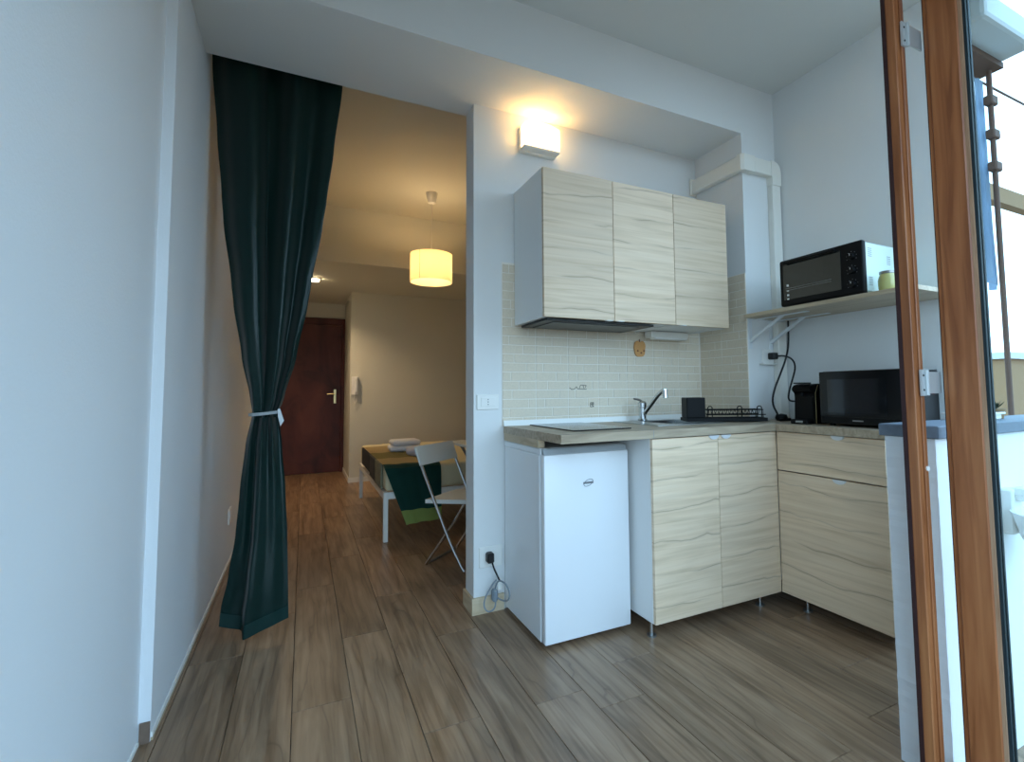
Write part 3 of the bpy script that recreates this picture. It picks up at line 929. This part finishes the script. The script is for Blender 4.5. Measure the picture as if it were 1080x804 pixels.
# socket box and cables on the pilaster
d = thing('wall_socket', 'white surface socket box with black plug under the shelf', 'socket', (2.5, YC, 1.27))
bx('back_box', 'plastic_white', d, 2.45, 2.545, YC-.006, YC, 1.275, 1.36, bev=.002)
bx('ledge', 'plastic_white', d, 2.425, 2.545, YC-.035, YC, 1.266, 1.275, bev=.003)
bx('plug', 'cable_black', d, 2.488, 2.528, YC-.055, YC-.007, 1.298, 1.338, bev=.006)
d = tag(obj('oven_cable', tube(NB(), [(2.59, 2.0, 1.528), (2.59, 2.0, 1.47), (2.585, 2.0, 1.38), (2.56, 2.0, 1.30), (2.50, 2.0, 1.20), (2.45, 2.0, 1.12), (2.425, 2.0, 1.04), (2.45, 1.98, .97), (2.485, 2.0, .948), (2.50, 2.0, .947)], .0055, 8, 2), 'cable_black', None, True), 'thick black cable hanging from under the shelf to the worktop', 'cable')
d = tag(obj('coffee_cable', tube(NB(), [(2.53, YC-.05, 1.318), (2.56, 2.015, 1.32), (2.59, 1.98, 1.30), (2.59, 1.96, 1.25), (2.54, 1.95, 1.17), (2.49, 1.94, 1.09), (2.48, 1.93, 1.055), (2.50, 1.91, 1.05), (2.53, 1.85, 1.055), (2.54, 1.789, 1.055)], .005, 8, 2), 'cable_black', None, True), 'thin black cable from the plug to the coffee machine', 'cable')
d = thing('power_adapter', 'round black power adapter lying beside the coffee machine', 'adapter', (2.44, 1.95, .94))
bm = NB(); lathe(bm, [(.001, .9405), (.028, .942), (.034, .958), (.028, .976), (.001, .982)], 2.445, 1.955, 16)
obj('shell', bm, 'black_plastic', d, True)
bx('cable_end', 'black_plastic', d, 2.40, 2.49, 1.925, 1.94, .9405, .956, bev=.003)

# ------------------------------------------------------------------ curtain
cur = thing('curtain', 'dark green satin curtain gathered with a pale tie at the doorway', 'curtain', (-.2, 2.68, 0))
prof = [  # z, x left, x right
    (2.79, -.421, .158), (2.684, -.418, .150), (2.35, -.39, .115), (2.07, -.365, .085), (1.95, -.355, .069), (1.63, -.313, .022), (1.563, -.305, .012),
    (1.30, -.265, -.033), (1.10, -.228, -.083), (1.028, -.217, -.107), (.885, -.240, -.088), (.66, -.257, -.067), (.46, -.270, -.056), (.26, -.295, -.05), (.10, -.322, -.045), (.03, -.326, -.043)]
def edge(z):
    for (z1, a1, b1), (z0, a0, b0) in zip(prof, prof[1:]):
        if z <= z1 and z >= z0:
            t = (z1-z)/(z1-z0); t = t*t*(3-2*t)*.5+t*.5
            return a1+(a0-a1)*t, b1+(b0-b1)*t
    return prof[-1][1:]
def curtain_sheet():
    bm = NB(); NU, NV = 160, 90
    rows = []
    random.seed(7)
    ph = [random.random()*6 for _ in range(6)]
    for j in range(NV+1):
        v = j/NV; z = 2.79+(.028-2.79)*v
        a, b_ = edge(z)
        wdt = b_-a
        row = []
        for i in range(NU+1):
            u = i/NU
            pinch = math.exp(-((z-1.028)/.22)**2)
            topk = max(0, min(1, (z-1.05)/1.6)); low = max(0, min(1, (1.0-z)/.8))
            if z > 1.028:
                # uneven folds, wider flat panel towards the right edge
                uu = u**1.25
                dp = .044*math.sin(2*PI*2.6*uu+ph[0]+.25*math.sin(2*z))+(.007+.006*pinch)*math.sin(2*PI*6.3*uu+ph[1]+.5*z)
                dp *= (.75+.25*topk)*(1-.5*pinch*.6)
                if u > .62: dp *= 1-.55*topk*min(1, (u-.62)/.15)
                dp += .05*pinch*(4*(u-.5)**2)
                dx = .012*math.sin(2*PI*2.9*uu+ph[0]+1.3)
            else:
                # below the tie: a back leaf on the left, a flat front leaf with a sharp fold on the right
                f1 = .022*math.sin(2*PI*3.2*u+ph[0])*math.exp(-low*2.5)
                step = low*(.075 if u < .34 else -.035+.05*(u-.34))
                sm = 1/(1+math.exp(-(u-.34)*90))
                dp = f1+low*(.075*(1-sm)+sm*(-.045+.085*(u-.34)))+.05*pinch*(4*(u-.5)**2)
                dx = 0
                dp += .004*math.sin(14*z+3*u)*low
            zz = z
            if v > .8:
                k = (v-.8)/.2
                zz += k*(.055*max(0, .34-u)*2.0+.07*max(0, u-.34))
            row.append(bm.verts.new((a+wdt*u+dx*min(1, 4*u*(1-u)), 2.682+dp, zz)))
        rows.append(row)
    for A, B in zip(rows, rows[1:]):
        for i in range(NU):
            bm.faces.new((A[i], A[i+1], B[i+1], B[i]))
    return bm, rows
bm, rows = curtain_sheet()
hem_pts = [v.co.copy() for v in rows[-1]]
hem_up = [v.co.copy() for v in rows[-3]]
edge_pts = [r[-1].co.copy() for r in rows]
bmesh.ops.solidify(bm, geom=bm.faces[:], thickness=.002)
obj('cloth', bm, 'curtain_green', cur, True)
bm = NB(); A = [bm.verts.new(p+Vector((0, -.0035, -.002))) for p in hem_pts]; B = [bm.verts.new(p+Vector((0, -.0035, 0))) for p in hem_up]
for i in range(len(A)-1): bm.faces.new((A[i], A[i+1], B[i+1], B[i]))
bmesh.ops.solidify(bm, geom=bm.faces[:], thickness=.0015)
obj('hem', bm, 'curtain_hem', cur, True)
bm = NB(); pts = []
for i in range(33):
    t = 2*PI*i/32; pts.append((-.163+.066*math.cos(t), 2.70+.072*math.sin(t), 1.030+.006*math.cos(t)))
A = [bm.verts.new(Vector(p)+Vector((0, 0, .007))) for p in pts[:-1]]; B = [bm.verts.new(Vector(p)-Vector((0, 0, .007))) for p in pts[:-1]]
for i in range(32): bm.faces.new((A[i], A[(i+1) % 32], B[(i+1) % 32], B[i]))
bmesh.ops.solidify(bm, geom=bm.faces[:], thickness=.002)
tb = obj('tie_band', bm, 'tie_white', cur, True)
bm = NB(); prism(bm, [(-.108, 1.048), (-.098, 1.052), (-.080, .995), (-.094, .968), (-.104, 1.01)], 'y', 2.655, 2.662)
obj('tie_end', bm, 'tie_white', tb)
bm = NB(); tube(bm, [(-.42, 2.70, 2.80), (.75, 2.70, 2.80)], .010, 10)
tag(obj('curtain_rod', bm, 'metal_white', None, True), 'white curtain rod hidden behind the beam', 'curtain rod')

# ------------------------------------------------------------------ bed with spread and towels
BX0, BX1, BY0, BY1 = .555, 2.3, 3.94, 5.74
d = thing('bed', 'low white metal bed frame with a cream mattress', 'bed', ((BX0+BX1)/2, 4.8, 0))
for x, y in ((BX0, BY0), (BX0, BY1-.035), (BX1-.035, BY0), (BX1-.035, BY1-.035)):
    bx('leg', 'metal_white', d, x, x+.035, y, y+.035, 0, .37, bev=.003)
bx('rail', 'metal_white', d, BX0+.035, BX1-.035, BY0, BY0+.03, .318, .368)
bx('rail', 'metal_white', d, BX0+.035, BX1-.035, BY1-.03, BY1, .318, .368)
bx('rail', 'metal_white', d, BX0, BX0+.03, BY0+.035, BY1-.035, .318, .368)
bx('rail', 'metal_white', d, BX1-.03, BX1, BY0+.035, BY1-.035, .318, .368)
bx('mattress', 'mattress', d, BX0+.012, BX1-.01, BY0+.012, BY1-.012, .369, .56, bev=.035, seg=3, smooth=True)
# bedspread: follows the top from far to near, folds over the near edge and hangs
sprd = thing('bedspread', 'striped green and tan bedspread hanging over the bed edge', 'bedspread', (.8, 4.5, .57))
path = [(5.40, .565), (5.0, .566), (4.6, .566), (4.2, .566), (4.02, .566), (3.96, .562), (3.925, .545), (3.912, .50), (3.906, .40), (3.90, .30), (3.892, .22), (3.885, .125)]
def dist(a, b_): return math.hypot(a[0]-b_[0], a[1]-b_[1])
sL = [0]
for a, b_ in zip(path, path[1:]): sL.append(sL[-1]+dist(a, b_))
bm = NB(); uvl = bm.loops.layers.uv.new('UVMap')
fine = []
for k in range(len(path)-1):
    for q_ in range(6):
        t = q_/6; fine.append((path[k][0]*(1-t)+path[k+1][0]*t, path[k][1]*(1-t)+path[k+1][1]*t, (sL[k]*(1-t)+sL[k+1]*t)/sL[-1]))
fine.append((*path[-1], 1))
NXs = 30; rows = []
for (y, z, s) in fine:
    hang = max(0, (.545-z)/.42)
    xl = .558+.155*hang; xr = .985+.0*hang
    row = []
    for i in range(NXs+1):
        u = i/NXs; x = xl+(xr-xl)*u
        wv = hang*.010*math.sin(9*u+1.0)+.002*math.sin(30*u+5*y)
        row.append((bm.verts.new((x, y-wv, z+.002*math.sin(17*u+8*y)+.003+(.014 if hang > .98 else 0)*u)), s))
    rows.append(row)
for A, B in zip(rows, rows[1:]):
    for i in range(NXs):
        f = bm.faces.new((A[i][0], A[i+1][0], B[i+1][0], B[i][0]))
        for lp, s in zip(f.loops, (A[i][1], A[i+1][1], B[i+1][1], B[i][1])): lp[uvl].uv = (s, .5)
bmesh.ops.solidify(bm, geom=bm.faces[:], thickness=.004)
obj('spread_cloth', bm, 'striped_spread', sprd, True)
bm = NB(); box(bm, .99, 2.28, 3.93, 5.40, .562, .567)
bx('side_drop', 'spread_black', sprd, .545, .562, 4.75, 5.40, .405, .568, bev=.004)
bx('side_drop', 'spread_charcoal', sprd, .545, .562, 4.40, 4.75, .385, .568, bev=.004)
bx('side_drop', 'spread_sage', sprd, .547, .562, 4.05, 4.40, .38, .568, bev=.004)
bm.free()
def towel(label, x0, x1, y0, y1, z0, z1, rz_, material='towel'):
    d = thing('folded_towel', label, 'towel', ((x0+x1)/2, (y0+y1)/2, z0), group='towels on the bed')
    cx, cy = (x0+x1)/2, (y0+y1)/2
    n_ = 1
    for k in range(n_):
        a = z0+(z1-z0)*k/n_; b_ = z0+(z1-z0)*(k+1)/n_
        bm = NB(); box(bm, x0-cx, x1-cx, y0-cy, y1-cy, a, b_-.001, bev=(b_-a)*.42, seg=3)
        bmesh.ops.rotate(bm, verts=bm.verts, cent=(0, 0, 0), matrix=Matrix.Rotation(rz_, 3, 'Z'))
        bmesh.ops.translate(bm, verts=bm.verts, vec=(cx, cy, 0))
        obj('fold', bm, material, d, True)
towel('white folded towel at the bottom of the towel stack', .73, 1.02, 4.78, 5.02, .572, .622, -.05)
towel('white folded towel on top of the towel stack', .75, 1.01, 4.79, 5.01, .623, .675, .04)
towel('pale lilac crumpled towel leaning beside the towel stack', .83, 1.02, 4.32, 4.52, .572, .65, .35, 'towel_rolled')

# ------------------------------------------------------------------ folding chair and table
# local frame: +x = forward (front of the seat), +y = to the chair's left side
fx, fy = .66, -.75
rz = math.atan2(fy, fx)
d = thing('folding_chair', 'white folding chair with chrome legs beside the bed', 'chair', (.716, 3.286, 0), rz)
Wd = .40
for yy in (0, Wd):
    bm = NB(); tube(bm, [(-.062, yy, .75), (-.022, yy, .64), (.09, yy, .40), (.20, yy, .17), (.285, yy, .03), (.305, yy, .008)], .010, 8, 2)
    obj('front_leg', bm, 'chrome', d, True, True)
    bm = NB(); tube(bm, [(.30, yy+(.025 if yy == 0 else -.025), .43), (.21, yy+(.025 if yy == 0 else -.025), .29), (.0, yy+(.025 if yy == 0 else -.025), .01)], .010, 8, 1)
    obj('rear_leg', bm, 'chrome', d, True, True)
bm = NB(); tube(bm, [(0, .025, .012), (0, Wd-.025, .012)], .009, 8)
obj('stretcher', bm, 'steel_dull', d, True, True)
bm = NB(); prism(bm, [(-.072, .762), (-.058, .767), (-.012, .648), (-.026, .643)], 'y', -.015, Wd+.015)
obj('backrest', bm, 'chair_white', d, False, True)
bm = NB(); prism(bm, [(.0, .425), (.34, .445), (.345, .43), (.34, .42), (.0, .40)], 'y', .012, Wd-.012)
obj('seat', bm, 'chair_white', d, False, True)
d = thing('side_table', 'small white table standing between folding chair and bed', 'table', (1.345, 3.45, 0), math.radians(8))
bx('table_top', 'chair_white', d, -.30, .30, -.33, .40, .725, .745, bev=.004, local=True)
for s_ in (-1, 1):
    bm = NB(); tube(bm, [(-.22, s_*.28+.03, .724), (.22, s_*.28+.03, .01)], .011, 8); obj('leg', bm, 'steel_dull', d, True, True)
    bm = NB(); tube(bm, [(.22, s_*.25+.03, .724), (-.22, s_*.25+.03, .01)], .011, 8); obj('leg', bm, 'steel_dull', d, True, True)

# ------------------------------------------------------------------ balcony side: low wall, door frame, opened glass door
bm = NB()
random.seed(11)
NZ = 60; lft = []
for k in range(NZ+1): lft.append((1.642+random.uniform(-.0014, .0014), .972*k/NZ))
prism(bm, [(2.9+1.6, 0)]+[(4.5, .972)]+lft[::-1], 'y', .80, .938)
struct('wall_low', bm, 'outside_wall', 'white low wall with ragged plaster edge at the balcony door')
bm = NB(); box(bm, 1.628, 4.5, .785, .95, .973, 1.010, bev=.003)
struct('sill_low_wall', bm, 'stone_cap', 'blue grey stone cap on the low balcony wall', 'sill')
bm = NB(); box(bm, 2.8, 4.6, -1.3, 1.6, -.12, 0)
struct('floor_balcony', bm, 'balcony_tile', 'pale tiled balcony floor outside the glass door', 'floor')
fr_ = thing('door_frame', 'brown wooden balcony door frame post with steel hinges', 'door frame', (1.53, .80, 0), kind='structure')
bx('post', 'balcony_wood', fr_, 1.506, 1.528, .776, .806, 0, 2.6, bev=.002)
bx('post_edge', 'dark_edge', fr_, 1.503, 1.508, .800, .811, 0, 2.6)
bx('post_bead', 'balcony_wood', fr_, 1.529, 1.545, .772, .80, 0, 2.6, bev=.002)
bx('rebate', 'balcony_wood_pale', fr_, 1.572, 1.610, .812, .834, 0, 2.6)
bx('head', 'balcony_wood', fr_, -.455, 1.6, .776, .836, 2.6, 2.68, bev=.002)
def hinge(z, parent):
    h_ = bx('hinge', 'hinge_steel', parent, 1.522, 1.545, .7665, .7712, z-.036, z+.036)
    bm = NB(); box(bm, 1.545, 1.612, .7625, .7665, z-.030, z+.030)
    cyl(bm, (1.545, .764, z-.035), (1.545, .764, z+.035), .005, seg=10)
    obj('hinge_plate', bm, 'hinge_steel', h_)
    for dz in (-.02, .02):
        bm = NB(); cyl(bm, (1.533, .7655, z+dz), (1.533, .767, z+dz), .003, seg=8)
        obj('screw', bm, 'black_plastic', h_)
for z in (2.14, 1.135, .06): hinge(z, fr_)
bm = NB(); cyl(bm, (1.538, .769, .90), (1.538, .7725, .90), .007, seg=12)
obj('screw_cap', bm, 'plastic_white', fr_)
lf = thing('door_2', 'opened brown wooden balcony door with large glass pane', 'door', (1.61, .4, 0), kind='structure')
bx('hinge_stile', 'balcony_wood', lf, 1.60, 1.645, .668, .742, .02, 2.56, bev=.003)
bx('stile_lip', 'balcony_wood', lf, 1.606, 1.645, .742, .752, .02, 2.56)
bx('weather_seal', 'dark_edge', lf, 1.618, 1.65, .752, .760, .02, 2.56)
bx('glazing_bead', 'balcony_wood_pale', lf, 1.604, 1.64, .660, .668, .10, 2.48)
bx('glazing_gasket', 'gasket', lf, 1.610, 1.634, .6525, .660, .10, 2.48)
bx('lock_stile', 'balcony_wood', lf, 1.60, 1.645, -.09, -.005, .02, 2.56, bev=.003)
bx('bottom_rail', 'balcony_wood', lf, 1.60, 1.645, -.005, .668, .02, .10, bev=.003)
bx('top_rail', 'balcony_wood', lf, 1.60, 1.645, -.005, .668, 2.48, 2.56, bev=.003)
bx('glass_pane', 'pane', lf, 1.618, 1.626, -.005, .6525, .10, 2.48)

# what stands outside, seen through the glass
d = thing('shutter_box', 'grey awning cassette fixed outside above the balcony wall', 'awning', (3.0, 1.1, 2.8))
bx('cassette', 'awning_grey', d, 2.721, 3.22, 1.03, 1.24, 2.80, 2.93, bev=.02, seg=2)
bx('front_bar', 'rust_brown', d, 2.721, 3.22, 1.16, 1.30, 2.77, 2.80)
d = thing('roller_rail', 'brown wooden crossbar beyond the balcony glass', 'crossbar', (3.6, 1.32, 2.15))
bx('bar', 'facade_brown', d, 2.75, 4.6, 1.30, 1.35, 2.15, 2.24)
def cloth(label, x0, x1, y, z0, z1, material, seed):
    random.seed(seed); bm = NB(); rows = []
    for j in range(19):
        v = j/18; row = []
        for i in range(17):
            u = i/16
            row.append(bm.verts.new((x0+(x1-x0)*u*(1-.25*v)+.02*v, y+.018*math.sin(11*u+seed)*(.3+v), z1+(z0-z1)*v-.03*math.sin(3*u+seed)*v)))
        rows.append(row)
    for A, B in zip(rows, rows[1:]):
        for i in range(16): bm.faces.new((A[i], A[i+1], B[i+1], B[i]))
    bmesh.ops.solidify(bm, geom=bm.faces[:], thickness=.003)
    return tag(obj('hanging_cloth', bm, material, None, True), label, 'laundry', 'laundry behind the balcony door')
cloth('white cloth hanging from the line outside the balcony door', 3.02, 3.12, 1.27, 1.75, 2.74, 'cloth_white', 2)
cloth('pale blue cloth hanging from the line outside the balcony door', 3.10, 3.19, 1.24, 1.65, 2.74, 'cloth_blue', 5)
bm = NB(); tube(bm, [(2.722, 1.255, 2.75), (3.6, 1.255, 2.75), (4.5, 1.255, 2.75)], .006, 6)
tag(obj('clothes_line', bm, 'rust_brown', None, True), 'thin brown washing line above the hanging cloths', 'washing line')
d = thing('support_bracket', 'rusty brown iron post with clamps beside the laundry', 'post', (3.16, 1.20, 0))
bm = NB(); cyl(bm, (3.16, 1.20, .0), (3.16, 1.20, 2.76), .012, seg=10)
obj('pole', bm, 'rust_brown', d, True)
for z in (2.6, 2.42, 2.25):
    bm = NB(); box(bm, 3.13, 3.195, 1.18, 1.22, z-.025, z+.025, bev=.006); obj('clamp', bm, 'rust_brown', d)
# far buildings
def house(label, x0, x1, y0, y1, h, mw, cols, rowsn, group='buildings beyond the balcony'):
    d = thing('apartment_building', label, 'building', ((x0+x1)/2, (y0+y1)/2, -8), group=group)
    b_ = bx('wall', mw, d, x0, x1, y0, y1, -8, h)
    bx('roof_edge', 'awning_grey', d, x0-.15, x1+.15, y0-.15, y1+.15, h, h+.25)
    for c in range(cols):
        for r_ in range(rowsn):
            yy = y0+(y1-y0)*(c+.5)/cols; zz = h-1.6-2.9*r_
            if r_ == 0: continue
            wn = bx('window', 'plastic_white', d, x0-.05, x0+.02, yy-.6, yy+.6, zz-.8, zz+.7)
            bx('pane', 'facade_window', wn, x0-.07, x0-.04, yy-.5, yy+.5, zz-.7, zz+.6)
house('brown apartment block on the skyline beyond the balcony', 24, 34, 9.15, 9.75, 2.2, 'facade_brown', 1, 3)
house('beige apartment block on the skyline beyond the balcony', 36, 46, 9.0, 13.9, 2.7, 'facade_beige', 2, 3)
d = thing('potted_plant', 'small dark potted plant on the stone cap outside', 'plant', (2.20, .88, 1.01))
bm = NB(); lathe(bm, [(.001, 1.0105), (.022, 1.0105), (.03, 1.045), (.026, 1.045), (.001, 1.04)], 2.20, .88, 16)
obj('pot', bm, 'facade_brown', d, True)
random.seed(3)
for k in range(14):
    a_ = random.random()*2*PI; r_ = random.uniform(.01, .035); h_ = random.uniform(.02, .05)
    bm = NB(); p0 = Vector((2.20, .88, 1.04)); p1 = p0+Vector((r_*math.cos(a_), r_*math.sin(a_), h_)); sd = Vector((-math.sin(a_), math.cos(a_), 0))*.006
    vv = [bm.verts.new(p0), bm.verts.new((p0+p1)/2+sd), bm.verts.new(p1), bm.verts.new((p0+p1)/2-sd)]; bm.faces.new(vv)
    bmesh.ops.solidify(bm, geom=bm.faces[:], thickness=.001)
    obj('leaf', bm, 'leaves', d)
d = thing('planter_tray', 'long white planter tray on the stone cap outside', 'tray', (2.3, .86, 1.01))
bm = NB(); box(bm, 1.98, 2.145, .84, .93, 1.0105, 1.03, bev=.004)
obj('tray_base', bm, 'plastic_white', d)
bm = NB(); tube(bm, [(1.975, .835, 1.032), (2.15, .835, 1.032), (2.15, .935, 1.032), (1.975, .935, 1.032), (1.975, .835, 1.032)], .004, 6)
obj('tray_rim', bm, 'plastic_white', d)
d = thing('wall_planter', 'white plastic planter bowl fixed to the low balcony wall', 'planter', (2.02, .68, .6))
bm = NB(); lathe(bm, [(.001, .60), (.05, .602), (.085, .66), (.10, .72), (.108, .738), (.100, .738), (.08, .67), (.045, .612), (.001, .61)], 2.02, .672, 32)
obj('bowl', bm, 'plastic_white', d, True)
bm = NB(); box(bm, 1.99, 2.05, .765, .7995, .66, .80, bev=.006); lathe(bm, [(.001, .762), (.03, .766), (.036, .785), (.026, .803), (.001, .81)], 2.035, .755, 20)
obj('wall_bracket', bm, 'plastic_white', d, True)

# sky openings of the veranda (sampling portals)
portal((.65, -.45, 1.5), (math.radians(90), 0, 0), 2.3, 2.95)
portal((1.78, .15, 1.5), (0, math.radians(90), 0), 2.95, 1.2)
